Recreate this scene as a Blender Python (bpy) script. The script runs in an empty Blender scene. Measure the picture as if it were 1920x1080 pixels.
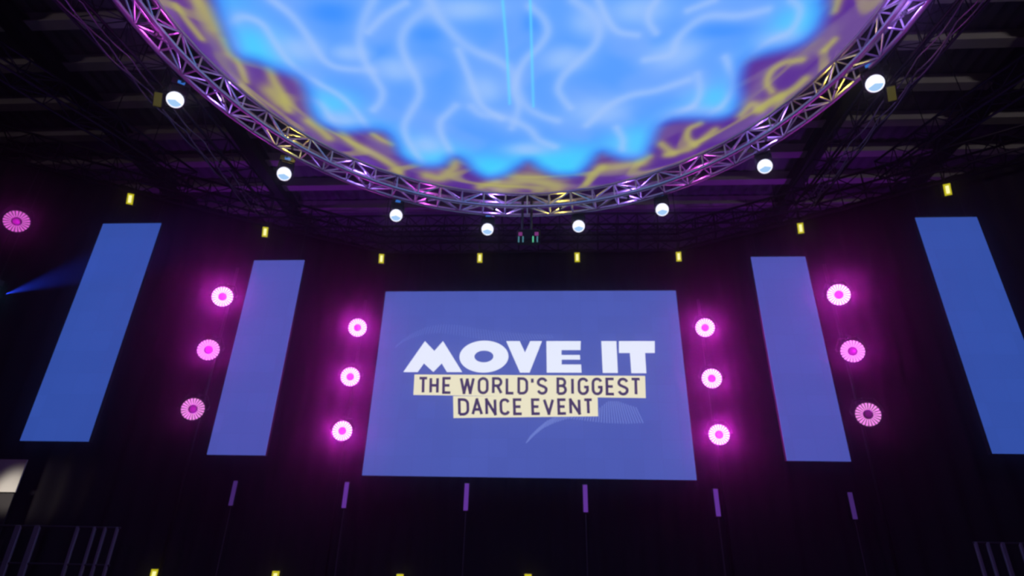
import bpy, math, random
import numpy as np
from mathutils import Vector, Matrix

random.seed(7)
R = math.radians
scene = bpy.context.scene
COL = scene.collection

# ------------------------------------------------------------------ camera, world, exposure
def look_matrix(loc, pitch, yaw, roll):
    cp, sp, cy, sy = math.cos(pitch), math.sin(pitch), math.cos(yaw), math.sin(yaw)
    fw = Vector((-sy * cp, cy * cp, sp)); rt = Vector((cy, sy, 0)); up = rt.cross(fw)
    r2 = rt * math.cos(roll) + up * math.sin(roll); u2 = up * math.cos(roll) - rt * math.sin(roll)
    m = Matrix((r2, u2, -fw)).transposed().to_4x4()
    m.translation = Vector(loc)
    return m

EYE = Vector((0.58, 0.0, 1.7))
cam = bpy.data.cameras.new('camera')
cam.sensor_width = 36.0
cam.lens = 1130 / 1920 * 36.0
cam.clip_end = 200
cam.dof.use_dof = True                      # the photograph is slightly out of focus everywhere
cam.dof.focus_distance = 2.6
cam.dof.aperture_fstop = 2.6
camo = bpy.data.objects.new('camera', cam)
camo.matrix_world = look_matrix(EYE, 0.4635, 0.0645, 0.025)
COL.objects.link(camo)
scene.camera = camo

vs = scene.view_settings
vs.view_transform = 'Standard'
vs.look = 'None'
vs.exposure = 0.0
vs.gamma = 1.0
vs.use_curve_mapping = False
cy_ = scene.cycles
cy_.max_bounces = 5; cy_.diffuse_bounces = 2; cy_.glossy_bounces = 2; cy_.volume_bounces = 0
cy_.transparent_max_bounces = 4
cy_.sample_clamp_indirect = 3.0

world = bpy.data.worlds.new('hall_air'); scene.world = world
world.use_nodes = True
wn = world.node_tree
wn.nodes['Background'].inputs['Color'].default_value = (0, 0, 0, 1)
haze = wn.nodes.new('ShaderNodeVolumePrincipled')       # thin stage haze filling the hall
haze.inputs['Color'].default_value = (1, 1, 1, 1)
haze.inputs['Density'].default_value = 0.005
haze.inputs['Anisotropy'].default_value = 0.97
wn.links.new(haze.outputs[0], wn.nodes['World Output'].inputs['Volume'])

def lamp(name, kind, loc, color, energy, target=None, **kw):
    l = bpy.data.lights.new(name, kind); l.color = color; l.energy = energy
    l.shadow_soft_size = kw.pop('soft', 0.0)
    for k, v in kw.items(): setattr(l, k, v)
    o = bpy.data.objects.new(name, l); o.location = loc
    if target is not None:
        o.rotation_euler = (Vector(target) - Vector(loc)).to_track_quat('-Z', 'Y').to_euler()
    COL.objects.link(o)
    return o

# purple uplights standing behind the drape, then unseen fill spots added to lighten the roof
for x in (-9.5, -3.2, 3.2, 9.5):
    lamp('uplight', 'SPOT', (x, 18.4 - abs(x) * 0.12, 9.5), (0.42, 0.03, 1.0), 260, (x * 1.05, 21.5, 15.0), spot_size=R(130), spot_blend=0.8, soft=0.2)
lamp('ceiling_fill', 'SPOT', (15, -2, 12), (1.0, 0.88, 0.95), 700, (13, 12, 15.5), spot_size=R(80), spot_blend=0.9, soft=0.4)
lamp('ceiling_fill', 'SPOT', (-15, -2, 12), (1.0, 0.8, 0.9), 200, (-12, 12, 15.5), spot_size=R(80), spot_blend=0.9, soft=0.4)
lamp('front_fill', 'SPOT', (0, -6, 6), (0.6, 0.12, 1.0), 1100, (0, 15, 6), spot_size=R(80), spot_blend=0.8, soft=0.4)  # added violet fill that lifts the black drape

for s_ in (-1, 1):
    lamp('truss_fill', 'SPOT', (s_ * 13, 9, 2.5), (0.36, 0.12, 1.0), 420, (s_ * 8.6, 9.5, 11.6), spot_size=R(50), spot_blend=0.9, soft=0.2)  # added violet fill to bring out the side trusses

# ------------------------------------------------------------------ materials
def lin(c): return tuple(((v / 255) / 12.92 if v / 255 <= 0.04045 else ((v / 255 + 0.055) / 1.055) ** 2.4) for v in c[:3])

def new_mat(name):
    m = bpy.data.materials.new(name); m.use_nodes = True
    return m, m.node_tree, m.node_tree.nodes['Principled BSDF']

def surface(name, rgb, rough=0.6, metal=0.0, vary=0.15, scale=6.0, bump=0.0):
    """Matte or metal surface whose colour varies a little with a noise."""
    m, nt, b = new_mat(name)
    tc = nt.nodes.new('ShaderNodeTexCoord'); n = nt.nodes.new('ShaderNodeTexNoise')
    n.inputs['Scale'].default_value = scale; n.inputs['Detail'].default_value = 4
    mx = nt.nodes.new('ShaderNodeMix'); mx.data_type = 'RGBA'
    c = lin(rgb)
    mx.inputs[6].default_value = (*[v * (1 - vary) for v in c], 1); mx.inputs[7].default_value = (*[min(1, v * (1 + vary)) for v in c], 1)
    nt.links.new(tc.outputs['Object'], n.inputs['Vector']); nt.links.new(n.outputs[0], mx.inputs[0])
    nt.links.new(mx.outputs[2], b.inputs['Base Color'])
    b.inputs['Roughness'].default_value = rough; b.inputs['Metallic'].default_value = metal
    if bump:
        bp = nt.nodes.new('ShaderNodeBump'); bp.inputs['Strength'].default_value = bump
        nt.links.new(n.outputs[0], bp.inputs['Height']); nt.links.new(bp.outputs[0], b.inputs['Normal'])
    return m

def glow(name, rgb, strength=1.0, sample=False):
    m, nt, b = new_mat(name)
    b.inputs['Base Color'].default_value = (0.01, 0.01, 0.01, 1)
    b.inputs['Emission Color'].default_value = (*lin(rgb), 1)
    b.inputs['Emission Strength'].default_value = strength
    b.inputs['Roughness'].default_value = 0.5
    m.cycles.emission_sampling = 'AUTO' if sample else 'NONE'
    return m

def led_wall(name, rgb, sample=True):
    """LED wall: even colour, faint tile seams every half metre and a very slight unevenness between tiles."""
    m, nt, b = new_mat(name)
    tc = nt.nodes.new('ShaderNodeTexCoord'); sp = nt.nodes.new('ShaderNodeSeparateXYZ'); cb = nt.nodes.new('ShaderNodeCombineXYZ')
    br = nt.nodes.new('ShaderNodeTexBrick'); br.offset = 0
    br.inputs['Scale'].default_value = 1.0; br.inputs['Brick Width'].default_value = 0.5; br.inputs['Row Height'].default_value = 0.5
    br.inputs['Mortar Size'].default_value = 0.006; br.inputs['Mortar Smooth'].default_value = 0.5
    c = lin(rgb)
    br.inputs['Color1'].default_value = (*[v * 0.97 for v in c], 1); br.inputs['Color2'].default_value = (*[v * 1.03 for v in c], 1)
    br.inputs['Mortar'].default_value = (*[v * 0.9 for v in c], 1)
    nt.links.new(tc.outputs['Object'], sp.inputs[0]); nt.links.new(sp.outputs[0], cb.inputs[0]); nt.links.new(sp.outputs[2], cb.inputs[1])
    nt.links.new(cb.outputs[0], br.inputs['Vector']); nt.links.new(br.outputs[0], b.inputs['Emission Color'])
    b.inputs['Base Color'].default_value = (0.01, 0.01, 0.012, 1); b.inputs['Emission Strength'].default_value = 1.0
    b.inputs['Roughness'].default_value = 0.7
    m.cycles.emission_sampling = 'AUTO' if sample else 'NONE'
    return m

def attr_screen(name):
    m, nt, b = new_mat(name)
    a = nt.nodes.new('ShaderNodeAttribute'); a.attribute_name = 'video'
    nt.links.new(a.outputs['Color'], b.inputs['Emission Color'])
    b.inputs['Base Color'].default_value = (0.01, 0.01, 0.012, 1); b.inputs['Emission Strength'].default_value = 1.0
    b.inputs['Roughness'].default_value = 0.8
    return m

def drape_cloth():
    m, nt, b = new_mat('black_drape')
    tc = nt.nodes.new('ShaderNodeTexCoord'); w = nt.nodes.new('ShaderNodeTexNoise')
    w.inputs['Scale'].default_value = 0.8
    rp = nt.nodes.new('ShaderNodeValToRGB')
    rp.color_ramp.elements[0].color = (0.006, 0.004, 0.008, 1); rp.color_ramp.elements[1].color = (0.014, 0.010, 0.016, 1)
    nt.links.new(tc.outputs['Object'], w.inputs['Vector']); nt.links.new(w.outputs[0], rp.inputs[0]); nt.links.new(rp.outputs[0], b.inputs['Base Color'])
    b.inputs['Roughness'].default_value = 0.95
    return m

M = dict(
    matte=surface('matte_black', (9, 9, 11), 0.9),
    black=surface('black_paint', (26, 24, 28), 0.55), body=surface('black_housing', (22, 22, 26), 0.45),
    alu=surface('truss_aluminium', (205, 205, 212), 0.42, 0.85, 0.1, 3), dark_truss=surface('black_truss', (52, 44, 60), 0.5, 0.6, 0.2, 3),
    cable=surface('cable_sheath', (70, 66, 70), 0.6), chain=surface('steel_cable', (150, 145, 150), 0.4, 0.8),
    ceiling=surface('roof_sheet', (112, 106, 116), 0.85, 0, 0.25, 0.8, 0.1), purlin=surface('pale_purlin', (190, 186, 180), 0.7, 0, 0.2, 1.5),
    beam=surface('dark_roof_steel', (30, 27, 34), 0.7), wall=surface('hall_wall', (70, 62, 74), 0.9, 0, 0.35, 0.9, 0.2),
    floor=surface('hall_floor', (38, 36, 40), 0.6), deck=surface('stage_deck', (22, 22, 26), 0.5), drape=drape_cloth(),
    rail=surface('rail_metal', (165, 160, 170), 0.45, 0.5), board=surface('white_board', (225, 220, 212), 0.7, 0, 0.04), board_low=surface('grey_board', (58, 54, 56), 0.8),
    main=led_wall('main_led', (74, 90, 178), False), inner=led_wall('inner_led', (74, 84, 176), False), outer=led_wall('outer_led', (50, 80, 168), False),
    head=glow('white_graphic', (233, 238, 255)), cream=glow('cream_graphic', (236, 229, 198)), ink=glow('ink_graphic', (58, 36, 92)),
    wave=glow('wave_graphic', (104, 122, 202)), wave2=glow('faint_wave_graphic', (88, 106, 190)),
    white_lens=glow('white_lens', (236, 236, 255), 1.3), lens_blue=glow('blue_lens_half', (165, 208, 250), 1.0), blue_display=glow('blue_display', (52, 120, 215), 0.8),
    pink_hot=glow('pink_ring_hot', (255, 175, 255), 2.6), pink_mid=glow('pink_ring_mid', (255, 150, 250), 1.35), pink_low=glow('pink_ring_low', (250, 150, 240), 0.95),
    pink_far=glow('pink_ring_far', (235, 110, 225), 0.8),
    hub_hot=glow('magenta_hub_hot', (225, 0, 225)), hub_mid=glow('magenta_hub_mid', (120, 0, 120)), hub_low=glow('magenta_hub_low', (30, 0, 32)),
    yellow=glow('yellow_lens', (196, 188, 16)), yellow_core=glow('yellow_core', (255, 250, 170), 1.1), yellow_dim=glow('dim_yellow_lens', (66, 62, 16)),
    sleeve=glow('violet_lit_sleeve', (92, 48, 146)), sleeve_dim=glow('violet_lit_sleeve_dim', (62, 36, 104)),  # violet light falling on the pole sleeves, given as their own glow
    cyan_lens=glow('cyan_lens', (60, 190, 235), 1.2), green_led=glow('green_indicator', (90, 200, 150)), pink_led=glow('pink_indicator', (120, 40, 110)), teal_led=glow('teal_indicator', (70, 120, 130)),
)

# ------------------------------------------------------------------ mesh helpers
class MB:
    """Collects shapes; build() links them as ONE mesh object."""
    def __init__(s): s.v, s.f = [], []
    def add(s, vs, fs):
        k = len(s.v); s.v += [tuple(v) for v in vs]; s.f += [tuple(i + k for i in f) for f in fs]; return s
    def box(s, c, d, rot=None):
        vs = []
        for i in range(8):
            p = Vector(((i & 1) - .5, ((i >> 1) & 1) - .5, ((i >> 2) & 1) - .5)); p = Vector((p.x * d[0], p.y * d[1], p.z * d[2]))
            if rot is not None: p = rot @ p
            vs.append(p + Vector(c))
        return s.add(vs, [(0, 2, 3, 1), (4, 5, 7, 6), (0, 1, 5, 4), (2, 6, 7, 3), (0, 4, 6, 2), (1, 3, 7, 5)])
    def rbox(s, c, d, b=0.02):
        """box with chamfered vertical and horizontal edges"""
        x, y, z = d[0] / 2, d[1] / 2, d[2] / 2
        rings = []
        for zz, k in ((-z, b), (-z + b, 0), (z - b, 0), (z, b)):
            X, Y = x - k, y - k
            rings.append([(c[0] + px, c[1] + py, c[2] + zz) for px, py in ((X, -Y + b), (X, Y - b), (X - b, Y), (-X + b, Y), (-X, Y - b), (-X, -Y + b), (-X + b, -Y), (X - b, -Y))])
        vs = [p for r in rings for p in r]; fs = [tuple(range(7, -1, -1)), tuple(range(24, 32))]
        for a in range(3):
            for i in range(8): fs.append((a * 8 + i, a * 8 + (i + 1) % 8, a * 8 + 8 + (i + 1) % 8, a * 8 + 8 + i))
        return s.add(vs, fs)
    def tube(s, p, q, r, n=6):
        p, q = Vector(p), Vector(q); d = (q - p)
        if d.length < 1e-6: return s
        d.normalize(); a = d.orthogonal().normalized(); b = d.cross(a); vs = []
        for e in (p, q):
            for i in range(n):
                t = 2 * math.pi * i / n; vs.append(e + a * math.cos(t) * r + b * math.sin(t) * r)
        fs = [(i, (i + 1) % n, n + (i + 1) % n, n + i) for i in range(n)] + [tuple(range(n - 1, -1, -1)), tuple(range(n, 2 * n))]
        return s.add(vs, fs)
    def path(s, pts, r, n=6, closed=False):
        pts = [Vector(p) for p in pts]; k = len(pts); vs = []
        for i, p in enumerate(pts):
            a = pts[(i - 1) % k] if closed or i else pts[0]; b = pts[(i + 1) % k] if closed or i < k - 1 else pts[-1]
            t = (b - a).normalized(); ref = Vector((0, 0, 1)) if abs(t.z) < .9 else Vector((0, 1, 0))
            u = t.cross(ref).normalized(); w = u.cross(t)
            for j in range(n):
                ang = 2 * math.pi * j / n; vs.append(p + u * math.cos(ang) * r + w * math.sin(ang) * r)
        fs = []
        for i in range(k if closed else k - 1):
            for j in range(n):
                fs.append((i * n + j, i * n + (j + 1) % n, ((i + 1) % k) * n + (j + 1) % n, ((i + 1) % k) * n + j))
        if not closed: fs += [tuple(range(n - 1, -1, -1)), tuple(range((k - 1) * n, k * n))]
        return s.add(vs, fs)
    def lathe(s, prof, axis=(0, 0, 1), at=(0, 0, 0), n=24, cap=True):
        """prof = [(radius, height along axis)]"""
        w = Vector(axis).normalized(); u = w.orthogonal().normalized(); t = w.cross(u); vs = []
        for r, h in prof:
            for j in range(n):
                a = 2 * math.pi * j / n; vs.append(Vector(at) + w * h + (u * math.cos(a) + t * math.sin(a)) * max(r, 1e-4))
        fs = [(i * n + j, i * n + (j + 1) % n, (i + 1) * n + (j + 1) % n, (i + 1) * n + j) for i in range(len(prof) - 1) for j in range(n)]
        if cap: fs += [tuple(range(n - 1, -1, -1)), tuple(range((len(prof) - 1) * n, len(prof) * n))]
        return s.add(vs, fs)
    def plate(s, poly, y0, y1):
        """polygon in x, z extruded from y0 to y1"""
        k = len(poly); vs = [(x, y0, z) for x, z in poly] + [(x, y1, z) for x, z in poly]
        fs = [tuple(range(k)), tuple(range(2 * k - 1, k - 1, -1))] + [(i, i + k, (i + 1) % k + k, (i + 1) % k) for i in range(k)]
        return s.add(vs, fs)
    def build(s, name, mat, parent=None, smooth=False, loc=None):
        me = bpy.data.meshes.new(name); me.from_pydata(s.v, [], s.f); me.validate()
        import bmesh
        bm = bmesh.new(); bm.from_mesh(me); bmesh.ops.recalc_face_normals(bm, faces=bm.faces); bm.to_mesh(me); bm.free()
        me.materials.append(mat)
        if smooth: me.shade_smooth()
        o = bpy.data.objects.new(name, me); COL.objects.link(o)
        if parent is not None: o.parent = parent
        if loc is not None: o.location = loc
        return o

def tag(o, label, cat, group=None):
    o['label'] = label; o['category'] = cat
    if group: o['group'] = group
    return o

def thing(name, label, cat, loc=(0, 0, 0), group=None, rot=None):
    o = bpy.data.objects.new(name, None); COL.objects.link(o); o.location = loc; o.empty_display_size = 0.2
    if rot is not None: o.rotation_euler = rot
    return tag(o, label, cat, group)

def struct(o): o['kind'] = 'structure'; return o

def copy_tree(o, parent=None):
    c = o.copy(); COL.objects.link(c)
    if parent is not None: c.parent = parent
    for ch in [x for x in COL.objects if x.parent == o]: copy_tree(ch, c)
    return c

# ------------------------------------------------------------------ the hall
struct(MB().box((0, 5, -0.1), (44, 40, 0.2)).build('floor', M['floor']))
def roof():
    b = MB(); n = 220; vs = []; fs = []
    for i in range(n + 1):
        x = -22 + 44 * i / n; z = 15.5 + (0.05 if i % 2 else 0.0)
        vs += [(x, -15, z), (x, 25, z)]
        if i: fs.append((2 * i - 2, 2 * i - 1, 2 * i + 1, 2 * i))
    b.add(vs, fs); b.box((0, 5, 15.7), (44, 40, 0.2)); return b
struct(roof().build('ceiling', M['ceiling']))
struct(MB().box((0, 22.1, 7.7), (44, 0.2, 15.8)).build('wall_back', M['wall']))
struct(MB().box((-20.1, 5, 7.7), (0.2, 40, 15.8)).build('wall_left', M['wall']))
struct(MB().box((20.1, 5, 7.7), (0.2, 40, 15.8)).build('wall_right', M['wall']))
struct(MB().box((0, -14.1, 7.7), (44, 0.2, 15.8)).build('wall_front', M['wall']))
for k, y in enumerate((9.2, 10.7, 12.15, 13.7, 15.2, 16.7, 18.2, 19.7)):      # purlins under the roof sheet
    struct(MB().box((0, y, 15.28), (40, 0.2, 0.36)).box((0, y, 15.08), (40, 0.32, 0.04)).build('trim_%d' % (k + 1), M['purlin']))
for k, x in enumerate((-13.5, -9.4, 9.4, 13.5)):                               # heavy dark roof beams running front to back
    b = MB().box((x, 5, 14.9), (0.12, 36, 0.5)); b.box((x, 5, 14.63), (0.4, 36, 0.06)); b.box((x, 5, 15.14), (0.4, 36, 0.06))
    struct(b.build('trim_%d' % (k + 9), M['beam']))

WING = [(-13.5, 11.5), (-10.75, 13.1), (-7.74, 14.85), (-4.7, 16.5), (4.7, 16.5), (7.74, 14.85), (10.75, 13.1), (13.5, 11.5)]
def drape():
    pts = []
    for (x0, y0), (x1, y1) in zip([(-19.8, 9.0)] + WING, WING + [(19.8, 9.0)]):
        L = math.hypot(x1 - x0, y1 - y0); n = max(2, int(L / 0.07))
        for i in range(n): pts.append((x0 + (x1 - x0) * i / n, y0 + (y1 - y0) * i / n))
    vs, fs = [], []
    for i, (x, y) in enumerate(pts):
        f = 0.07 * math.sin(i * 0.9) + 0.03 * math.sin(i * 0.37 + 1)
        vs += [(x, y + 0.75 + f, 1.5 if abs(x) < 12.3 else 0.0), (x, y + 0.75 + f * 0.5, 11.75)]
        if i: fs.append((2 * i - 2, 2 * i, 2 * i + 1, 2 * i - 1))
    return MB().add(vs, fs)
tag(drape().build('black_drape', M['drape'], smooth=True), 'tall black drape hanging behind all the screens', 'curtain')

st = thing('stage', 'low black stage deck below the large screens', 'stage', (0, 0, 0))
MB().box((0, 13.2, 1.44), (24, 7.6, 0.12)).build('deck', M['deck'], st)
b = MB()
for i in range(25): b.box((-12 + i, 9.5, 0.69), (0.96, 0.06, 1.38))
b.build('front_panel', M['black'], st)

# ------------------------------------------------------------------ trusses
def truss_parts(root, pts, size, mat, r=0.028, bay=0.55, closed=False, zb=0.0):
    """box truss along a plan polyline; pts are (x, y) of the centre line, zb its underside"""
    pts = [Vector((p[0], p[1], 0)) for p in pts]; k = len(pts); sides = []
    for i in range(k):
        a = pts[(i - 1) % k] if closed or i else pts[0]; c = pts[(i + 1) % k] if closed or i < k - 1 else pts[-1]
        t = (c - a).normalized(); sides.append(Vector((t.y, -t.x, 0)))
    lines = []
    for sx, sz in ((1, 0), (-1, 0), (1, 1), (-1, 1)):
        ln = [p + s * (sx * size / 2) + Vector((0, 0, zb + sz * size)) for p, s in zip(pts, sides)]
        lines.append(ln); MB().path(ln, r, 8, closed).build('chord', mat, root, smooth=True)
    br = MB(); seq = list(range(k)) + ([0] if closed else [])
    idx = 0
    for a, c in zip(seq[:-1], seq[1:]):
        n = max(1, round((pts[c] - pts[a]).length / bay))
        for i in range(n):
            P = [l[a].lerp(l[c], i / n) for l in lines]; Q = [l[a].lerp(l[c], (i + 1) / n) for l in lines]
            for u, v in ((0, 2), (1, 3), (0, 1), (2, 3)):
                br.tube(P[u], P[v], r * .42, 5)
                br.tube(P[u] if idx % 2 else P[v], Q[v] if idx % 2 else Q[u], r * .42, 5)
            idx += 1
    br.build('bracing', mat, root)

CX, CY = 0.07, 6.64
def suspend(root, pts, z0):
    for x, y in pts: MB().tube((x, y, z0), (x, y, 15.45), .012, 5).build('suspension_cable', M['black'], root)
ring_pts = [(CX + 6.76 * math.cos(2 * math.pi * i / 72), CY + 6.76 * math.sin(2 * math.pi * i / 72)) for i in range(72)]
rt_ = thing('ring_truss', 'big circular aluminium truss around the round ceiling screen', 'truss', (0, 0, 0))
truss_parts(rt_, ring_pts, 0.40, M['alu'], 0.046, 0.75, True, 10.70)
for i in range(24):          # added fill points with made-up bodies, to colour the ring truss
    a = 2 * math.pi * (i + .5) / 24; px_, py_ = CX + 6.76 * math.cos(a), CY + 6.76 * math.sin(a)
    MB().lathe([(.03, 0), (.045, .03), (.05, .10), (.04, .10)], n=10).build('ring_fill_body', M['body'], rt_, loc=(px_, py_, 10.68))
    lamp('ring_fill_light', 'POINT', (px_, py_, 10.86), ((.42, .2, 1.0), (1.0, .8, .1), (.42, .2, 1.0), (.9, .1, .9))[i % 4], 15.0 if i % 2 == 0 else 7.0)
suspend(rt_, [(CX + 6.96 * math.cos(a), CY + 6.96 * math.sin(a)) for a in (R(30 + 60 * i) for i in range(6))], 11.1)

ht = thing('header_truss', 'long truss bending forward at both ends along the top of the drape', 'truss', (0, 0, 0))
truss_parts(ht, WING, 0.62, M['dark_truss'], 0.035, 0.62, False, 11.42)
suspend(ht, [(-10.75, 13.1), (-4.7, 16.5), (0, 16.5), (4.7, 16.5), (10.75, 13.1)], 12.05)
bt = thing('back_truss', 'straight truss high up behind the drape top below the roof', 'truss')
truss_parts(bt, [(-13, 18.9), (13, 18.9)], 0.7, M['dark_truss'], 0.04, 0.7, False, 13.3)
suspend(bt, [(-9, 18.9), (0, 18.9), (9, 18.9)], 14.0)
for s, side in ((-1, 'left'), (1, 'right')):
    t = thing('side_truss', 'long dark truss running toward the viewer at %s of the ring' % side, 'truss', group='side trusses')
    truss_parts(t, [(s * 7.74, 14.3), (s * 8.05, 10.0), (s * 8.4, 7.0), (s * 9.0, 0.0)], 0.55, M['dark_truss'], 0.03, 0.6, False, 11.42)
    suspend(t, [(s * 8.05, 10.0), (s * 8.4, 7.0)], 11.98)
    t = thing('outer_truss', 'dark truss by the %s edge running out from the wing of the header truss' % side, 'truss', group='outer trusses')
    truss_parts(t, [(s * 9.4, 13.2), (s * 10.2, 11.0), (s * 11.3, 8.6), (s * 13.5, 4.0)], 0.5, M['dark_truss'], 0.03, 0.6, False, 11.42)
    suspend(t, [(s * 10.2, 11.0)], 11.92)
    for k, (dx, dz) in enumerate(((-0.16, 0), (0.0, -0.05), (0.15, 0.02))):      # cable looms draped along the underside of the side trusses
        pts = []
        for i in range(61):
            f = i / 60; y = 14.2 - f * 9.0
            x = s * (7.74 + (14.3 - y) * 0.075) + dx
            pts.append((x, y, 11.36 + dz - 0.10 * abs(math.sin(f * math.pi * 7 + k))))
        where = ('nearest the ring', 'in the middle', 'farthest from the ring')[k if s < 0 and False else (2 - k if s < 0 else k)]
        tag(MB().path(pts, 0.016, 5).build('power_cable', M['chain'], smooth=True), 'grey cable looped under the %s side truss, strand %s' % (side, where), 'cable', 'cables under the side trusses')

# ------------------------------------------------------------------ round ceiling screen
EDGE=[(-5.62,0.57),(-5.7,0.89),(-5.76,1.31),(-5.82,1.69),(-5.71,1.97),(-5.43,2.09),(-5.18,2.27),(-4.95,2.39),(-4.75,2.55),(-4.73,2.88),(-4.82,3.33),(-4.8,3.76),(-4.62,4.03),(-4.2,4.23),(-3.68,4.19),(-3.33,4.25),(-3.2,4.56),(-3.15,5.04),(-2.93,5.38),(-2.53,5.58),(-2.09,5.53),(-1.77,5.24),(-1.58,5.37),(-1.36,5.81),(-1.01,6.09),(-0.51,5.96),(-0.11,5.58),(0.08,5.45),(0.32,5.72),(0.72,5.99),(1.27,6.0),(1.59,5.66),(1.81,5.17),(2.02,5.21),(2.36,5.39),(2.75,5.4),(3.0,5.2),(3.08,4.73),(3.15,4.25),(3.38,4.05),(3.83,4.02),(4.36,4.04),(4.7,3.85),(4.75,3.39),(4.59,2.84),(4.57,2.39),(4.82,2.23),(5.21,2.11),(5.51,1.94),(5.67,1.62),(5.65,1.22),(5.55,0.98)]
RIBBONS=[(0.075,[(-4.49,0.61),(-4.27,0.94),(-4.15,1.31),(-4.09,1.72),(-3.98,2.07),(-3.71,2.26),(-3.06,2.33)]),(0.067,[(-5.6,1.11),(-5.2,0.96),(-4.91,1.12),(-4.84,1.5),(-4.77,1.94),(-4.62,2.33),(-4.31,2.68),(-3.96,3.06),(-3.77,3.53),(-3.65,4.1),(-3.57,4.36)]),(0.059,[(-5.69,0.8),(-5.67,1.16),(-5.65,1.51),(-5.75,1.91)]),(0.073,[(-2.63,0.68),(-2.93,1.13),(-3.15,1.65),(-3.17,2.09),(-3.09,2.52),(-3.02,2.9),(-3.13,3.22),(-3.36,3.48)]),(0.076,[(-1.69,0.92),(-1.98,1.12),(-2.21,1.38),(-2.33,1.72),(-2.3,2.19),(-2.2,2.63),(-2.24,3.08),(-2.53,3.57),(-2.77,4.0),(-2.81,4.49),(-2.72,4.89),(-2.63,5.36)]),(0.076,[(-1.48,3.4),(-1.69,3.63),(-1.91,3.9),(-1.96,4.33),(-1.87,4.79),(-1.79,5.32)]),(0.086,[(-1.6,0.72),(-1.51,1.04),(-1.37,1.33),(-1.14,1.69),(-0.85,1.94),(-0.5,2.14),(-0.21,2.43),(-0.12,2.92),(0.05,3.44),(0.37,3.75),(0.76,3.94)]),(0.07,[(0.23,0.92),(0.46,1.18),(0.54,1.5),(0.37,1.85),(0.1,2.16),(-0.08,2.55),(-0.17,3.02),(-0.1,3.47),(-0.28,4.16)]),(0.075,[(1.01,0.81),(1.36,1.11),(1.52,1.41),(1.47,1.84),(1.2,2.19),(0.89,2.58),(0.77,2.96),(0.88,3.27),(1.05,3.54)]),(0.061,[(1.46,0.83),(1.67,1.27),(1.9,1.54),(2.26,1.63)]),(0.06,[(2.51,0.87),(2.41,1.09),(2.44,1.34),(2.61,1.59)]),(0.07,[(4.55,1.14),(4.06,1.26),(3.53,1.24),(3.23,1.44),(3.04,1.77),(2.98,2.12),(2.5,2.24)]),(0.062,[(4.91,0.95),(5.11,1.13),(5.17,1.39),(5.11,1.65),(4.87,1.82),(4.65,2.08),(4.5,2.41),(4.47,2.78),(4.6,3.17),(4.84,3.54)]),(0.051,[(5.71,1.43),(5.67,1.77),(5.45,2.04),(5.13,2.24),(5.07,2.51)]),(0.074,[(3.73,3.59),(3.37,3.81),(3.14,4.04),(3.06,4.47),(3.03,4.92),(2.9,5.24),(2.55,5.35)]),(0.069,[(3.62,2.66),(3.78,3.14),(3.74,3.52),(3.49,3.81)]),(0.067,[(4.07,2.23),(4.39,2.8),(4.44,3.21),(4.35,3.57),(4.14,3.86)]),(0.086,[(-1.13,3.44),(-0.92,3.7),(-0.44,3.8),(0.09,4.17),(0.33,4.58),(0.71,4.84)]),(0.069,[(-1.22,1.88),(-1.1,2.51),(-1.02,2.97),(-0.89,3.45),(-0.51,3.83)]),(0.08,[(1.44,4.11),(1.87,3.53),(2.3,3.22),(2.84,3.08),(3.46,2.8)]),(0.06,[(-2.91,1.38),(-2.51,1.03),(-2.05,0.76)]),(0.075,[(2.13,4.22),(2.31,4.63),(2.33,5.02)]),(0.087,[(-4.9,3.0),(-4.51,3.26),(-4.4,3.86),(-4.3,4.15)]),(0.057,[(3.11,1.11),(3.54,0.9)])]
PALE=[(-2.59,2.32,0.49,0.32),(-4.4,1.74,0.52,0.31),(-1.0,0.94,0.69,0.25),(3.05,2.09,0.52,0.38),(0.9,2.18,0.43,0.3),(-0.85,2.97,0.41,0.4),(1.65,3.69,0.66,0.4),(5.08,1.85,0.41,0.24),(-4.19,3.78,0.52,0.29),(-2.37,4.7,0.47,0.36),(3.9,3.82,0.59,0.24),(2.24,1.08,0.58,0.3),(-3.38,1.88,0.43,0.22),(1.37,1.28,0.4,0.33),(0.07,4.92,0.52,0.24)]
CYAN=[(-5.27,1.68,0.54,0.4),(-4.33,3.26,0.5,0.31),(5.24,1.48,0.39,0.38),(4.1,3.43,0.41,0.36),(-2.37,5.06,0.66,0.33),(-0.9,5.62,0.54,0.35),(0.99,5.6,0.59,0.34),(2.55,4.79,0.45,0.43),(0.72,5.34,0.92,0.42)]
DEEP=[(-3.5,0.94,0.5,0.24),(-1.78,1.42,0.41,0.2),(3.8,1.55,0.6,0.18),(-2.95,1.89,0.32,0.19),(0.28,1.24,0.2,0.24),(2.74,1.76,0.2,0.18)]
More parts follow.
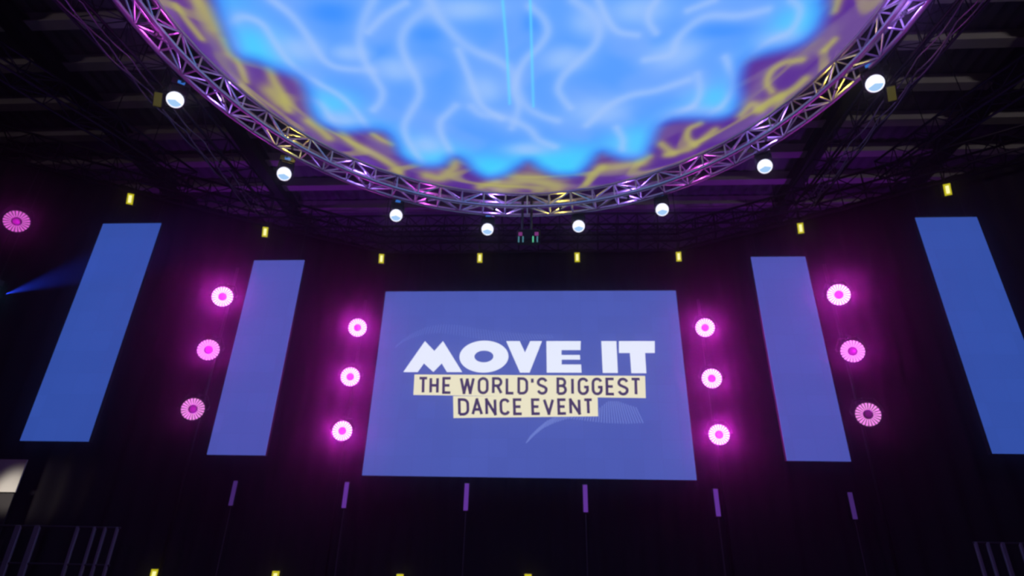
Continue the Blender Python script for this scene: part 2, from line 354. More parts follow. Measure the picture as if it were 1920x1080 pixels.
YELLOW=[(0.134,[(-5.86,0.57),(-5.82,0.77),(-5.83,1.03),(-5.87,1.18)]),(0.052,[(-6.34,0.66),(-6.31,1.02),(-6.25,1.42)]),(0.082,[(-5.22,2.24),(-5.26,2.56),(-5.25,2.93),(-5.3,3.42)]),(0.156,[(-5.46,2.86),(-5.39,3.15)]),(0.049,[(-6.03,2.66),(-5.94,2.97),(-5.81,3.34),(-5.8,3.73)]),(0.056,[(-5.8,1.96),(-5.81,2.19),(-5.88,2.54)]),(0.094,[(-4.3,4.23),(-4.15,4.57),(-3.86,4.86),(-3.61,5.15),(-3.37,5.5),(-3.28,5.72)]),(0.089,[(-4.95,3.81),(-4.79,4.07),(-4.68,4.37)]),(0.064,[(-3.57,4.29),(-3.42,4.48),(-3.22,4.64)]),(0.123,[(-2.59,5.91),(-2.25,6.01),(-1.89,5.66),(-1.8,5.41)]),(0.236,[(-0.69,6.47),(0.06,6.11),(0.73,6.45)]),(0.098,[(-1.25,6.41),(-0.81,6.23)]),(0.068,[(1.56,6.33),(1.7,5.93),(1.93,5.67)]),(0.146,[(1.9,5.71),(2.39,5.64),(2.83,5.48)]),(0.078,[(2.83,5.48),(3.01,5.28)]),(0.062,[(3.99,4.13),(3.79,4.31),(3.82,4.6),(4.03,4.87)]),(0.074,[(4.03,4.87),(4.22,4.61),(4.38,4.36)]),(0.077,[(3.24,4.81),(3.58,5.17)]),(0.054,[(5.6,2.34),(5.27,2.41),(5.09,2.62),(5.11,2.94),(5.29,3.19)]),(0.066,[(5.49,3.38),(5.73,3.11),(5.85,2.85)]),(0.091,[(5.19,3.71),(5.31,3.5),(5.49,3.32)]),(0.056,[(5.76,1.21),(5.73,0.98)]),(0.05,[(5.94,2.12),(6.03,1.87)]),(0.08,[(4.84,3.87),(4.98,3.56),(5.2,3.71)]),(0.076,[(3.44,5.21),(3.91,5.02)]),(0.076,[(-5.82,1.47),(-5.87,1.8)])]
MAUVE=[(0.142,[(-5.84,1.3),(-5.92,1.77),(-5.96,2.21)]),(0.093,[(-4.72,2.55),(-4.15,2.9)]),(0.1,[(-4.72,3.01),(-4.87,3.94)]),(0.082,[(5.91,1.68),(5.81,2.05),(5.55,2.31)]),(0.089,[(5.05,2.71),(4.97,3.15),(4.84,3.46)]),(0.092,[(-3.62,4.47),(-3.34,4.91)])]
HEAD_M=[(-3.451,7.084),(-2.918,8.014),(-2.622,7.715),(-2.395,8.015),(-1.786,7.091),(-2.216,7.089),(-2.382,7.344),(-2.6,7.088),(-2.888,7.342),(-3.041,7.086)]
HEAD_V=[(-0.581,8.017),(-0.194,8.018),(-0.042,7.678),(0.102,8.018),(0.438,8.019),(0.094,7.083),(-0.17,7.082)]
HEAD_E=[(0.561,8.019),(1.532,8.02),(1.517,7.751),(0.987,7.75),(0.984,7.603),(1.496,7.604),(1.501,7.468),(0.987,7.466),(0.984,7.322),(1.521,7.324),(1.53,7.089),(0.57,7.085)]
HEAD_I=[(2.109,8.021),(2.53,8.022),(2.522,7.085),(2.108,7.083)]
HEAD_T=[(2.602,8.022),(3.601,8.023),(3.572,7.67),(3.305,7.669),(3.296,7.08),(2.888,7.079),(2.886,7.668),(2.582,7.667)]
HEAD_Oc=[(-1.198,7.554),(-0.504,7.556),(-1.177,7.077),(-0.944,7.546),(-1.19,7.378)]
HEAD_B1=[(-3.124,7.014),(3.255,7.002),(3.227,6.382),(-3.1,6.428)]
HEAD_B2=[(-1.996,6.403),(1.942,6.421),(1.931,5.875),(-1.944,5.795)]
HEAD_t1=[(-3.006,6.934),(3.121,6.939),(3.101,6.453),(-2.975,6.47)]
HEAD_t2=[(-1.868,6.331),(1.803,6.348),(1.803,5.929),(-1.83,5.867)]
WAVE_TOP=[(-3.706,7.92),(-3.554,8.076),(-3.279,8.278),(-2.915,8.459),(-2.456,8.546),(-1.989,8.518),(-1.478,8.414),(-0.889,8.324),(-0.264,8.266),(0.356,8.235),(0.685,8.213)]
WAVE_LOW=[(0.021,5.145),(0.21,5.336),(0.439,5.529),(0.746,5.686),(1.132,5.806),(1.628,5.752),(2.084,5.699),(2.652,5.685),(3.108,5.708)]
CABLE_A=[(-0.27, 0.77), (-0.26, 1.85), (-0.29, 3.38)]
CABLE_B=[(0.23, 0.78), (0.23, 1.87), (0.23, 3.48)]

def mirror_all(lst): return lst + [tuple(-v for v in q[:2]) + tuple(q[2:]) for q in lst]
def seg_dist(P, pl):
    d = np.full(len(P), 1e9)
    for a, c in zip(pl[:-1], pl[1:]):
        a, c = np.array(a), np.array(c); e = c - a; L = max(1e-9, e @ e)
        t = np.clip(((P - a) @ e) / L, 0, 1); d = np.minimum(d, np.hypot(*(P - a - t[:, None] * e).T))
    return d
def inside(P, poly):
    x, y = P[:, 0], P[:, 1]; r = np.zeros(len(P), bool); n = len(poly)
    for i in range(n):
        (x1, y1), (x2, y2) = poly[i], poly[(i + 1) % n]
        if y1 == y2: continue
        c = ((y1 > y) != (y2 > y)) & (x < (x2 - x1) * (y - y1) / (y2 - y1) + x1); r ^= c
    return r
def mixc(c, rgb, a): return c * (1 - a[:, None]) + np.array(rgb)[None] * a[:, None]
def sm(x, a, b): t = np.clip((x - a) / (b - a), 0, 1); return t * t * (3 - 2 * t)

RS = 6.72
def curve(pl, k=6):
    p = [np.array(q) for q in pl]
    if len(p) < 3: return pl
    p = [2 * p[0] - p[1]] + p + [2 * p[-1] - p[-2]]; out = []
    for i in range(1, len(p) - 2):
        a, b_, c, d = p[i - 1:i + 3]
        for j in range(k):
            t = j / k; out.append(tuple(.5 * (2 * b_ + (c - a) * t + (2 * a - 5 * b_ + 4 * c - d) * t * t + (3 * b_ - a - 3 * c + d) * t ** 3)))
    return out + [tuple(p[-2])]
def video(P):
    """The picture playing on the screen: blue ribbons in the middle, a violet and yellow swirl round the rim."""
    r = np.hypot(P[:, 0], P[:, 1])
    srgb = lambda *c: tuple(v / 255 for v in c)
    edge = curve(EDGE, 3); edge = edge + [(-x, -y) for x, y in edge]
    ed = seg_dist(P, edge + edge[:1]); sd = np.where(inside(P, edge), ed, -ed)
    # rim
    col = np.tile(np.array(srgb(86, 42, 146)), (len(P), 1))
    th = np.arctan2(P[:, 1], P[:, 0])
    sw = np.sin(th * 11 + 3.2 * np.sin(r * 3.1 + th * 4) + r * 2.4)
    col = mixc(col, srgb(112, 82, 148), sm(sw, 0.2, 0.95) * 0.8)
    sw2 = np.sin(th * 19 - 2.6 * np.sin(r * 4.3 - th * 7) + r * 5.0)
    col = mixc(col, srgb(172, 168, 100), sm(sw2, 0.5, 1.0) * 0.6 * sm(r, 5.6, 6.1))
    for w, pl in MAUVE:
        for q in (pl, [(-x, -y) for x, y in pl]): col = mixc(col, srgb(120, 98, 148), np.exp(-(seg_dist(P, q) / (w * 2.6)) ** 2) * .8)
    for w, pl in YELLOW:
        pl = curve(pl, 4)
        for q in (pl, [(-x, -y) for x, y in pl]): col = mixc(col, srgb(182, 178, 96), np.exp(-(seg_dist(P, q) / (w * 1.7)) ** 2) * .8)
    # blue middle
    blue = np.tile(np.array(srgb(84, 158, 255)), (len(P), 1))
    blue = mixc(blue, srgb(70, 182, 255), sm(r, 4.4, 5.8) * .9)
    def ell(l, k=1.0):
        a = np.zeros(len(P))
        for u, v, rx, ry in l + [(-u, -v, rx, ry) for u, v, rx, ry in l]:
            a = np.maximum(a, np.exp(-(((P[:, 0] - u) / (rx * k)) ** 2 + ((P[:, 1] - v) / (ry * k)) ** 2) ** 1.2))
        return a
    for f, g, ph in ((1.7, 1.3, 0.3), (2.6, 2.1, 1.7)):
        blue = mixc(blue, srgb(116, 170, 255), sm(np.sin(P[:, 0] * f + 1.4 * np.sin(P[:, 1] * g + ph)) * np.sin(P[:, 1] * f * 1.2 + 1.1 * np.sin(P[:, 0] * g)), 0.0, 0.9) * .5)
    blue = mixc(blue, srgb(46, 140, 255), ell(DEEP, 1.1) * .8)
    blue = mixc(blue, srgb(66, 208, 255), ell(CYAN, 1.3) * .95)
    blue = mixc(blue, srgb(160, 200, 253), ell(PALE, 1.05) * .85)
    for w, pl in RIBBONS:
        pl = curve(pl, 4)
        for q in (pl, [(-x, -y) for x, y in pl]):
            dq = seg_dist(P, q)
            blue = mixc(blue, srgb(128, 178, 255), np.exp(-(dq / (w * 4.5)) ** 2) * .35)
            blue = mixc(blue, srgb(166, 200, 252), np.exp(-(dq / (w * 1.5)) ** 2) * .62)
    for x0, x1 in ((CABLE_A, 0), (CABLE_B, 0)):
        blue = mixc(blue, srgb(96, 222, 255), np.exp(-(seg_dist(P, x0) / 0.030) ** 2) * .65)  # two lit hanging cables, painted bright into the screen colour
    blue = mixc(blue, srgb(48, 130, 250), (1 - sm(sd, 0.0, 0.42)) * .8)
    out = mixc(col, (0, 0, 0), np.zeros(len(P))) * (1 - sm(sd, -0.20, 0.22))[:, None] + blue * sm(sd, -0.20, 0.22)[:, None]
    return np.where(out <= 0.04045, out / 12.92, ((out + 0.055) / 1.055) ** 2.4)

def round_screen():
    root = thing('round_ceiling_screen', 'huge round video screen overhead showing blue ribbons in a violet and yellow rim', 'screen', (CX, CY, 11.25))
    nr, na = 150, 640
    rr = np.linspace(0, RS, nr + 1)[1:]; aa = np.arange(na) * 2 * math.pi / na
    xy = np.concatenate([[[0, 0]], np.stack([np.outer(rr, np.cos(aa)), np.outer(rr, np.sin(aa))], -1).reshape(-1, 2)])
    fs = [(0, 1 + (j + 1) % na, 1 + j) for j in range(na)]
    for i in range(nr - 1):
        for j in range(na):
            a = 1 + i * na + j; c = 1 + i * na + (j + 1) % na; fs.append((a, c, c + na, a + na))
    me = bpy.data.meshes.new('display_face'); me.from_pydata([(x, y, 0) for x, y in xy], [], fs)
    for p in me.polygons: pass
    colr = np.ones((len(xy), 4), np.float32); colr[:, :3] = video(xy)
    at = me.color_attributes.new('video', 'FLOAT_COLOR', 'POINT'); at.data.foreach_set('color', colr.ravel())
    me.materials.append(attr_screen('round_video'))
    o = bpy.data.objects.new('display_face', me); COL.objects.link(o); o.parent = root
    MB().lathe([(0.02, 0.05), (RS + .03, 0.05), (RS + .03, 0.22), (0.02, 0.22)], n=96, cap=False).build('backing', M['black'], root)
    MB().lathe([(RS + .005, -0.02), (RS + .05, -0.02), (RS + .05, 0.05), (RS + .005, 0.05), (RS + .005, -0.02)], n=128, cap=False).build('rim', M['body'], root)
    return root
round_screen()

# ------------------------------------------------------------------ rectangular LED screens
def led_screen(label, x0, x1, z0, z1, y, mat):
    root = thing('video_screen', label, 'screen', ((x0 + x1) / 2, y, z0))
    w, h = x1 - x0, z1 - z0
    MB().plate([(-w / 2, 0), (w / 2, 0), (w / 2, h), (-w / 2, h)], 0.0, 0.02).build('display_face', mat, root)
    b = MB(); nx = max(1, round(w / 1.4)); nz = max(1, round(h / 1.3))
    for i in range(nx):
        for j in range(nz):
            b.box((-w / 2 + (i + .5) * w / nx, 0.08, (j + .5) * h / nz), (w / nx - .01, 0.12, h / nz - .01))
    b.build('cabinet', M['matte'], root)
    hb = MB().box((0, 0.09, h + 0.04), (w - 0.1, 0.08, 0.06))
    hb.build('hanging_bar', M['black'], root)
    for s in (-1, 1): MB().tube((s * w * .38, 0.09, h + .05), (s * w * .38, 0.09, 11.4 - z0), 0.008, 5).build('hanging_cable', M['black'], root)
    return root
main = led_screen('widest screen, centre stage, with white headline and cream banners on blue', -4.25, 4.34, 4.27, 9.61, 16.0, M['main'])
led_screen('tall narrow blue screen just left of the central screen', -7.35, -5.955, 4.35, 9.53, 13.9, M['inner'])
led_screen('tall narrow blue screen just right of the central screen', 5.86, 7.23, 4.375, 9.535, 13.9, M['inner'])
led_screen('tall deep-blue screen farthest to the left', -10.5, -9.0, 4.265, 9.655, 12.2, M['outer'])
led_screen('tall deep-blue screen farthest to the right, cut by the frame', 9.09, 10.45, 4.23, 9.59, 12.2, M['outer'])

def on_main(poly): return [(x - 0.045, z - 4.27) for x, z in poly]
def graphic(name, polys, mat, depth, label=None):
    b = MB()
    for p in polys: b.plate(on_main(p), -depth, -depth + 0.004)
    o = b.build(name, mat, main)
    if label: o['label'] = label
    return o
# headline
(ox, oz), (oxr, _), (_, ozb), (hxr, _), (_, hzb) = HEAD_Oc
b = MB()
for p in (HEAD_M, HEAD_V, HEAD_E): b.plate(on_main(p), -0.012, -0.008)
rx, rz, hx, hz = oxr - ox, oz - ozb, hxr - ox + .015, oz - hzb
n = 48; vs = []; fs = []
for i in range(n):
    a = 2 * math.pi * i / n
    for yy in (-0.012, -0.008):
        vs += [(ox - .045 + rx * math.cos(a), yy, oz - 4.27 + rz * math.sin(a)), (ox - .045 + hx * math.cos(a), yy, oz - 4.27 + hz * math.sin(a))]
    j = (i + 1) % n
    fs += [(4 * i, 4 * j, 4 * j + 1, 4 * i + 1), (4 * i + 2, 4 * i + 3, 4 * j + 3, 4 * j + 2), (4 * i, 4 * i + 2, 4 * j + 2, 4 * j), (4 * i + 1, 4 * j + 1, 4 * j + 3, 4 * i + 3)]
b.add(vs, fs); hl = b.build('headline_lettering', M['head'], main); hl['label'] = 'white headline word MOVE'
graphic('headline_lettering', [HEAD_I, HEAD_T], M['head'], 0.012, 'white headline word IT')
for bn in (HEAD_B1, HEAD_B2): graphic('banner', [bn], M['cream'], 0.012)['label'] = 'cream banner strip with dark lettering'

# condensed lettering drawn as strokes in a unit box
def arc(cx, cz, rx, rz, a0, a1, n=8): return [(cx + rx * math.cos(R(a0 + (a1 - a0) * i / n)), cz + rz * math.sin(R(a0 + (a1 - a0) * i / n))) for i in range(n + 1)]
O_ = arc(.5, .72, .5, .28, 0, 180) + arc(.5, .28, .5, .28, 180, 360) + [(1, .72)]
C_ = arc(.5, .72, .5, .28, 20, 180) + arc(.5, .28, .5, .28, 180, 340)
GL = {'T': [[(.5, 0), (.5, 1)], [(0, 1), (1, 1)]], 'H': [[(0, 0), (0, 1)], [(1, 0), (1, 1)], [(0, .5), (1, .5)]], 'E': [[(1, 0), (0, 0), (0, 1), (1, 1)], [(0, .5), (.85, .5)]],
      'W': [[(0, 1), (.25, 0), (.5, .9), (.75, 0), (1, 1)]], 'O': [O_], 'L': [[(0, 1), (0, 0), (1, 0)]], 'I': [[(.5, 0), (.5, 1)]], "'": [[(.5, 1), (.5, .72)]],
      'R': [[(0, 0), (0, 1), (.55, 1)] + arc(.55, .75, .42, .25, 80, -90, 6) + [(0, .5)], [(.5, .5), (1, 0)]],
      'D': [[(0, 0), (0, 1), (.45, 1)] + arc(.45, .7, .55, .3, 80, 0, 5) + arc(.45, .3, .55, .3, 0, -90, 5) + [(0, 0)]],
      'S': [arc(.5, .74, .5, .26, 15, 200, 8) + [(.2, .57), (.8, .43)] + arc(.5, .26, .5, .26, 20, -165, 8)],
      'B': [[(0, 0), (0, 1), (.5, 1)] + arc(.5, .76, .42, .24, 80, -90, 6) + [(0, .52)], [(.5, .52)] + arc(.5, .26, .5, .26, 80, -90, 6) + [(0, 0)]],
      'G': [C_[:-1] + [(1, .22), (1, .45), (.6, .45)]], 'C': [C_], 'A': [[(0, 0), (.5, 1), (1, 0)], [(.18, .32), (.82, .32)]],
      'N': [[(0, 0), (0, 1), (1, 0), (1, 1)]], 'V': [[(0, 1), (.5, 0), (1, 1)]]}
def stroke(b, pl, w, y0, y1):
    """ribbon of width w along a polyline in x, z; sharp corners are cut into separate overlapping strokes"""
    p = [Vector((q[0], 0, q[1])) for q in pl]; runs = [[p[0]]]
    for i in range(1, len(p)):
        runs[-1].append(p[i])
        if i < len(p) - 1 and (p[i] - p[i - 1]).normalized().dot((p[i + 1] - p[i]).normalized()) < .35: runs.append([p[i]])
    for k, r in enumerate(runs):
        if len(runs) > 1:
            if k: r[0] = r[0] - (r[1] - r[0]).normalized() * w * .45
            if k < len(runs) - 1: r[-1] = r[-1] + (r[-1] - r[-2]).normalized() * w * .45
        L, Rr = [], []
        for i, q in enumerate(r):
            d0 = (q - r[i - 1]).normalized() if i else (r[1] - q).normalized(); d1 = (r[i + 1] - q).normalized() if i < len(r) - 1 else d0
            t = (d0 + d1).normalized(); nrm = Vector((-t.z, 0, t.x)); m = w / 2 / max(.6, abs(nrm.dot(Vector((-d1.z, 0, d1.x)))))
            L.append(q + nrm * m); Rr.append(q - nrm * m)
        for i in range(len(r) - 1):
            b.plate([(v.x, v.z) for v in (L[i], L[i + 1], Rr[i + 1], Rr[i])], y0, y1)
def text_line(name, spans, tbox, zx0, zx1):
    """spans = (character, left, right) along the photographed line; tbox = its corner points on the screen"""
    b = MB(); (ax, az), (bx, bz), (cx, cz), (dx, dz) = tbox
    for ch, l, r_ in spans:
        w = 0.075; u0, u1 = (l - zx0) / (zx1 - zx0), (r_ - zx0) / (zx1 - zx0)
        for pl in GL[ch]:
            q = []
            for gx, gz in pl:
                u = u0 + (u1 - u0) * (0.12 + .76 * gx if ch not in "I'" else .5)
                top = (ax + (bx - ax) * u, az + (bz - az) * u); bot = (dx + (cx - dx) * u, dz + (cz - dz) * u)
                g = 0.06 + .88 * gz
                q.append((bot[0] + (top[0] - bot[0]) * g - .045, bot[1] + (top[1] - bot[1]) * g - 4.27))
            stroke(b, q, w, -0.020, -0.014)
    o = b.build(name, M['ink'], main); return o
S1 = [('T', 165, 235), ('H', 246, 308), ('E', 336, 400), ('W', 452, 566), ('O', 582, 658), ('R', 682, 755), ('L', 778, 838), ('D', 858, 932), ("'", 950, 972), ('S', 992, 1066),
      ('B', 1128, 1198), ('I', 1226, 1248), ('G', 1272, 1348), ('G', 1368, 1442), ('E', 1464, 1526), ('S', 1544, 1618), ('T', 1632, 1704)]
S2 = [('D', 438, 516), ('A', 530, 612), ('N', 628, 706), ('C', 728, 800), ('E', 822, 888), ('E', 948, 1012), ('V', 1028, 1106), ('E', 1128, 1192), ('N', 1208, 1286), ('T', 1304, 1372)]
for spans, word in ((S1[0:3], 'THE'), (S1[3:10], "WORLD'S"), (S1[10:], 'BIGGEST')):
    text_line('banner_lettering', spans, HEAD_t1, 165, 1700)['label'] = 'dark word ' + word
for spans, word in ((S2[0:5], 'DANCE'), (S2[5:], 'EVENT')):
    text_line('banner_lettering', spans, HEAD_t2, 436, 1370)['label'] = 'dark word ' + word
# faint wave graphics: fans of short strokes
def resample(pl, n):
    a = np.array(pl); d = np.r_[0, np.cumsum(np.hypot(*np.diff(a, axis=0).T))]; t = np.linspace(0, d[-1], n)
    return np.stack([np.interp(t, d, a[:, 0]), np.interp(t, d, a[:, 1])], -1)
b = MB()
for i, (x, z) in enumerate(resample(WAVE_TOP, 60)):
    f = i / 59; h = 0.10 + .22 * math.sin(f * math.pi) ; a = 0.5 - f * 1.2
    stroke(b, on_main([(x, z), (x - h * math.sin(a), z - h)]), 0.022, -0.006, -0.003)
b.build('wave_graphic', M['wave2'], main)
b = MB()
for i, (x, z) in enumerate(resample(WAVE_LOW, 46)):
    f = i / 45
    h = 0.22 + (0.38 * sm(np.array([f]), .55, .75)[0] if f < .85 else .38 - (f - .85) * 1.2); a = -0.55 + 0.0 * f if f < .5 else -0.35 + (f - .5) * 1.5
    stroke(b, on_main([(x, z), (x - h * math.sin(a), z + h)] if f > .5 else [(x, z), (x + .14, z + h)]), 0.030, -0.006, -0.003)
b.build('wave_graphic', M['wave'], main)

# ------------------------------------------------------------------ lamps
def moving_head(label, lens_at, aim, lens='white_lens', group=None, hang=True, scale=1.0, loc_top=None, pull=(0, 0, 0)):
    """hanging moving head: base box with display, yoke, tilting head, lens"""
    P = Vector(lens_at); d = (Vector(aim) - P).normalized(); piv = P - d * 0.20 * scale
    root = thing('moving_head_lamp', label, 'lamp', piv, group)
    up = 1 if hang else -1; s = scale
    h = Vector((d.x, d.y, 0)).normalized(); side = Vector((-h.y, h.x, 0)); rot = Matrix((side, h, Vector((0, 0, 1)))).transposed()
    MB().box((0, 0, .36 * s * up), (.34 * s, .26 * s, .14 * s), rot).box((0, 0, .275 * s * up), (.26 * s, .2 * s, .03 * s), rot).build('base', M['body'], root)
    MB().box(h * .132 * s + Vector((0, 0, .36 * s * up)), (.13 * s, .01, .07 * s), rot).build('display', M['blue_display'], root)
    for q in (-1, 1):
        MB().box(side * q * .165 * s + Vector((0, 0, .13 * s * up)), (.035 * s, .11 * s, .30 * s), rot).build('yoke_arm', M['body'], root)
    hd = MB().lathe([(.06 * s, -.22 * s), (.11 * s, -.20 * s), (.13 * s, -.05 * s), (.14 * s, .05 * s), (.165 * s, .14 * s), (.175 * s, .17 * s), (.178 * s, .19 * s), (.16 * s, .195 * s)], d, n=28).build('head', M['body'], root, smooth=True)
    MB().lathe([(.001, .205 * s), (.09 * s, .206 * s), (.155 * s, .2 * s), (.158 * s, .197 * s)], d, n=32, cap=False).build('lens', M[lens], root, smooth=True)
    up2 = Vector((0, 0, 1)); sx = d.cross(up2).normalized(); sz = sx.cross(d)
    if lens == 'white_lens':
        vs_ = [d * .2075 * s]; 
        for i in range(9):
            a = R(200 + 140 * i / 8); vs_.append(d * .2065 * s + (sx * math.cos(a) + sz * math.sin(a)) * .135 * s)
        MB().add(vs_, [(0, i, i + 1) for i in range(1, 9)]).build('lens_segment', M['lens_blue'], root)
    if hang and loc_top:
        for q in (-1, 1): MB().tube(side * q * .1 * s + Vector((0, 0, .42 * s)), side * q * .1 * s + Vector((0, 0, loc_top - piv.z)) + Vector(pull) * 1.0, .016, 6).build('clamp', M['black'], root)
    return root
W = [(-6.78, 8.66), (-5.53, 11.08), (-3.29, 12.87), (-0.99, 13.58), (1.42, 13.47), (3.46, 12.74), (5.44, 11.07), (6.68, 8.65)]
names = ['highest up the left side of the ring', 'second down the left side of the ring', 'third down the left side of the ring', 'just left of the hanging rods',
         'just right of the hanging rods', 'third down the right side of the ring', 'second down the right side of the ring', 'highest up the right side of the ring']
for (x, y), nm in zip(W, names):
    moving_head('white lit lamp under the ring truss, ' + nm, (x, y, 10.25), (0.5, -1.0, 1.0), group='white lamps around the ring truss', loc_top=10.72, pull=tuple((Vector((CX, CY, 0)) - Vector((x, y, 0))).normalized() * max(0, math.hypot(x - CX, y - CY) - 6.9)))

def ring_lamp(label, at, level, aim=None, group=None):
    """round wash lamp: a ring of LED cells round a hub, drum body, yoke and clamp"""
    P = Vector(at); aim = Vector(aim) if aim else Vector((P.x * .22 + .3, -2, 1.8)); d = (aim - P).normalized()
    root = thing('ring_lamp', label, 'lamp', P, group)
    u = d.cross(Vector((0, 0, 1))).normalized(); w = u.cross(d)
    MB().lathe([(.10, -.30), (.17, -.28), (.24, -.12), (.275, -.05), (.28, 0.0), (.262, .012), (.25, -.006)], d, n=36).build('drum', M['body'], root, smooth=True)
    b = MB(); n = 22
    for i in range(n):
        a0, a1 = 2 * math.pi * (i + .15) / n, 2 * math.pi * (i + .85) / n; vs = []
        for rr, hh in ((.098, .004), (.13, .018), (.21, .018), (.244, .004)):
            for a in (a0, (a0 + a1) / 2, a1): vs.append(d * hh + (u * math.cos(a) + w * math.sin(a)) * rr)
        b.add(vs, [(r_ * 3 + c, r_ * 3 + c + 1, r_ * 3 + c + 4, r_ * 3 + c + 3) for r_ in range(3) for c in range(2)])
    b.build('led_ring', M['pink_' + level], root, smooth=True)
    hb = {'hot': 'hub_hot', 'mid': 'hub_mid', 'low': 'hub_low', 'far': 'hub_low'}[level]
    MB().lathe([(.001, .012), (.05, .010), (.09, .002), (.092, -.004)], d, n=24, cap=False).build('hub', M[hb], root, smooth=True)
    y = MB()
    pts = [u * .30, u * .31 - Vector((0, 0, 0)) - d * .12 + Vector((0, 0, .10)), u * .2 - d * .2 + Vector((0, 0, .34)), -u * .2 - d * .2 + Vector((0, 0, .34)), -u * .31 - d * .12 + Vector((0, 0, .10)), -u * .30]
    y.path(pts, .022, 6); y.box(-d * .24 + Vector((0, 0, .34)), (.08, .16, .08)); y.build('yoke', M['black'], root)
    e = {'hot': 26, 'mid': 10, 'low': 2.2, 'far': 1.5}[level]
    lamp('ring_lamp_light', 'SPOT', P + d * .06, (1.0, 0.02, 0.95), e * ENERGY, P + d * 3, spot_size=R(140), spot_blend=0.6)
    return root
ENERGY = 5.2
RL = [('leftmost column, left of the inner left screen', -7.54, 13.2, ('hot', 'mid', 'low')), ('column between the inner left screen and the central screen', -4.67, 15.2, ('hot', 'hot', 'hot')),
      ('column between the central screen and the inner right screen', 4.82, 15.2, ('hot', 'hot', 'hot')), ('rightmost column, right of the inner right screen', 7.47, 13.2, ('hot', 'mid', 'low'))]
for cname, x, y, lv in RL:
    mast = thing('lamp_mast', 'black mast carrying pink ring lamps, ' + cname, 'mast', (x, y + .34, 1.5), 'lamp masts between the screens')
    MB().lathe([(.17, 0), (.17, .03), (.06, .05), (.06, .12)], n=24).build('base_plate', M['black'], mast)
    MB().tube((0, 0, .05), (0, 0, 7.6), .035, 10).build('pole', M['black'], mast, smooth=True)
    for z, l, pos in zip((8.1, 6.68, 5.235), lv, ('top', 'middle', 'bottom')):
        ring_lamp('%s pink ring lamp in the %s' % (pos, cname), (x, y, z), l, group='pink ring lamps on masts')
ring_lamp('lone dim pink ring lamp high at the far left edge', (-11.5, 11.0, 8.96), 'far', aim=(-4, 4, 2), group=None)

def par_lamp(label, at, core=True, group=None, top=None, floor=None, dim=False):
    P = Vector(at); root = thing('yellow_lamp', label, 'lamp', P, group)
    d = (Vector((P.x * .4, -3, 1.7)) - P).normalized(); u = d.cross(Vector((0, 0, 1))).normalized(); w = u.cross(d); rot = Matrix((u, d, w)).transposed()
    MB().box(-d * .10, (.20, .20, .34), rot).box(-d * .22, (.16, .05, .28), rot).build('housing', M['body'], root)
    MB().box(d * .008, (.15, .016, .29), rot).build('lens', M['yellow_dim' if dim else 'yellow'], root)
    if core: MB().box(d * .020, (.075, .012, .20), rot).build('bright_core', M['yellow_core'], root)
    if top:
        MB().tube(-d * .12 + w * .16, Vector((0, 0, top - P.z)) - d * .12, .016, 6).build('clamp', M['black'], root)
        MB().path([u * .12 - d * .1, u * .12 - d * .12 + w * .2, -u * .12 - d * .12 + w * .2, -u * .12 - d * .1], .012, 5).build('bracket', M['black'], root)
    if floor:
        MB().path([Vector((P.x + s_ * .14, P.y + .1, floor + .02)) - P for s_ in (-1, 1)], .02, 5).path([u * .12 - d * .1, Vector((.14, .1, floor + .02 - P.z))], .014, 5).path([-u * .12 - d * .1, Vector((-.14, .1, floor + .02 - P.z))], .014, 5).build('floor_stand', M['black'], root)
    return root
YT = [(-10.77, 13.05, 'outermost on the left wing of the header truss'), (-7.74, 14.8, 'inner one on the left wing of the header truss'), (-4.66, 16.45, 'first of the four level ones, above the left edge of the central screen'),
      (-1.52, 16.45, 'second of the four level ones, left of the hanging rods'), (1.53, 16.45, 'third of the four level ones, right of the hanging rods'), (4.65, 16.45, 'last of the four level ones, above the right edge of the central screen'),
      (7.74, 14.87, 'inner one on the right wing of the header truss'), (10.72, 13.1, 'outermost on the right wing of the header truss')]
for x, y, nm in YT: par_lamp('yellow lamp, ' + nm, (x, y, 11.0), group='yellow lamps along the header truss', top=11.42)
for x, y, side in ((-7.8, 9.4, 'left'), (7.68, 9.7, 'right')): par_lamp('dim yellow lamp under the %s side truss beside the topmost white lamp' % side, (x, y, 11.0), False, 'dim lamps under the side trusses', 11.45, dim=True)
for x, nm in ((-8.23, 'leftmost'), (-5.45, 'second from left'), (-2.66, 'third from left'), (0.15, 'nearest the centre')):
    par_lamp('yellow lamp on the stage floor at the bottom edge, ' + nm, (x, 14.5, 1.78 if x < -6 else 1.80 if x < 0 else 1.86), group='yellow lamps on the stage floor', floor=1.5)

# pale sleeves on slim poles below the screens, violet light put in as glow
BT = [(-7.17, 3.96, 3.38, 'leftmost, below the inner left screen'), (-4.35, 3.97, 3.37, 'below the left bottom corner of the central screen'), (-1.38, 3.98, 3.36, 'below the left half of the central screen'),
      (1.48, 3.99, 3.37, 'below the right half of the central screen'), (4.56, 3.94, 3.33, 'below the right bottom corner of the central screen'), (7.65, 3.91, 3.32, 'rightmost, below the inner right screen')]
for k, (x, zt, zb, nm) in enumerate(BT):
    t = thing('sleeved_pole', 'violet-lit batten on slim pole, ' + nm, 'lamp', (x, 15.2, 1.5), 'violet-lit sleeves below the screens')
    MB().tube((0, .02, .03), (0, .02, zt - 1.5), .012, 8).build('pole', M['cable'], t)
    MB().rbox((0, .03, (zt + zb) / 2 - 1.5), (.15, .08, zt - zb + .04), .015).build('housing', M['body'], t)
    MB().rbox((0, -.02, (zt + zb) / 2 - 1.5), (.105, .03, zt - zb), .012).build('tube', M['sleeve_dim' if k in (0, 5) else 'sleeve'], t)
    MB().lathe([(.22, 0), (.22, .02), (.03, .04)], n=20).build('base_plate', M['black'], t)

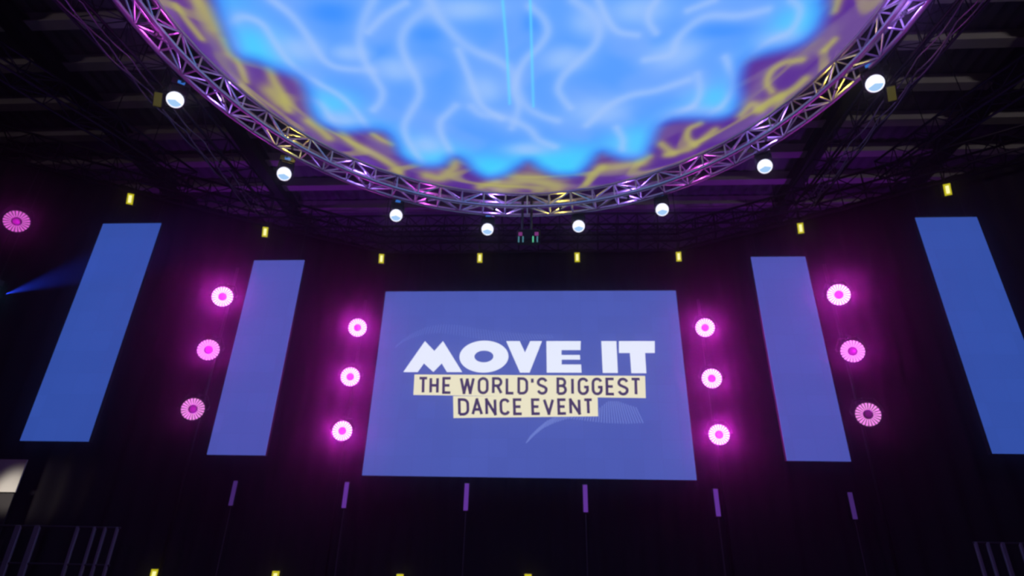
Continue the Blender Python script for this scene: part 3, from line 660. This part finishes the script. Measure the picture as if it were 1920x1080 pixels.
# unit hanging on two rods at the back of the ring
t = thing('hanging_unit', 'dark unit with small coloured lights hanging on two rods from the ring', 'equipment', (0.07, 13.42, 9.9))
for dx in (-.13, .11): MB().tube((dx, 0, .2), (dx, 0, 1.45), .034, 8).build('rod', M['black'], t)
MB().rbox((0.04, 0.1, 0.06), (.62, .3, .34), .03).build('housing', M['matte'], t)
for dx, mt in ((-.21, 'teal_led'), (-.10, 'teal_led'), (.16, 'green_led'), (.27, 'teal_led')): MB().box((dx, -.06, -.10), (.035, .02, .17), None).build('indicator_light', M[mt], t)
for dx in (-.17, .25): MB().box((dx, -.06, .06), (.10, .02, .10)).build('indicator_light', M['pink_led'], t)

# blue beam lamp at the far left
BLUE = (-12.35, 12.0, 7.6)
moving_head('moving lamp at the left edge throwing a blue beam', (BLUE[0] - .05, BLUE[1], BLUE[2]), (BLUE[0] + .85, BLUE[1] - .38, BLUE[2] - .03), 'cyan_lens', scale=1.0, loc_top=11.3)
lamp('blue_beam', 'SPOT', (BLUE[0] + .2, BLUE[1] + .1, BLUE[2] + .05), (0.02, 0.06, 1.0), 22000, (BLUE[0] + 8.5, BLUE[1] - 3.8, BLUE[2] - .3), spot_size=R(13), spot_blend=0.9)

# side railings of the stage and the bright board at the far left
def railing(label, posts, x0, x1, y, ztop, zbot):
    t = thing('stage_railing', label, 'railing', ((x0 + x1) / 2, y, zbot), 'stage railings'); xm = (x0 + x1) / 2
    for zz in (ztop, zbot + .45): MB().tube((x0 - xm, 0, zz - zbot), (x1 - xm, 0, zz - zbot), .022, 8).build('rail', M['cable'], t)
    for x, w in posts: MB().rbox((x - xm, 0, (ztop - zbot) / 2), (w, .05, ztop - zbot + .03), .008).build('post', M['rail'], t)
    return t
railing('metal railing by the left end of the stage', [(-8.36, .06), (-8.62, .06), (-8.85, .06), (-9.22, .07), (-10.1, .13), (-10.52, .13), (-11.3, .1)], -11.8, -8.3, 13.0, 2.66, 1.5)
railing('metal railing by the right end of the stage', [(8.78, .06), (9.0, .06), (9.27, .08), (9.6, .06), (10.2, .06), (10.8, .06), (11.4, .06)], 8.74, 11.8, 13.0, 2.70, 1.5)
t = thing('notice_board', 'bright white board with grey lower half at the left edge', 'board', (-11.85, 13.25, 0))
MB().box((-.08, .05, 3.2), (1.5, .06, 1.7)).build('frame', M['matte'], t)
MB().box((-.05, 0, 3.715), (1.62, .03, .70)).build('white_panel', M['board'], t)
MB().box((0, 0, 2.86), (1.5, .03, .95)).build('grey_panel', M['board_low'], t)
for s in (-1, 1): MB().tube((s * .8, .06, 0), (s * .8, .06, 2.4), .03, 8).build('leg', M['black'], t)
lamp('board_light', 'SPOT', (-11.3, 12.3, 3.2), (1.0, 0.93, 0.82), 34, (-11.2, 13.25, 3.35), spot_size=R(62), spot_blend=0.8, soft=0.1)
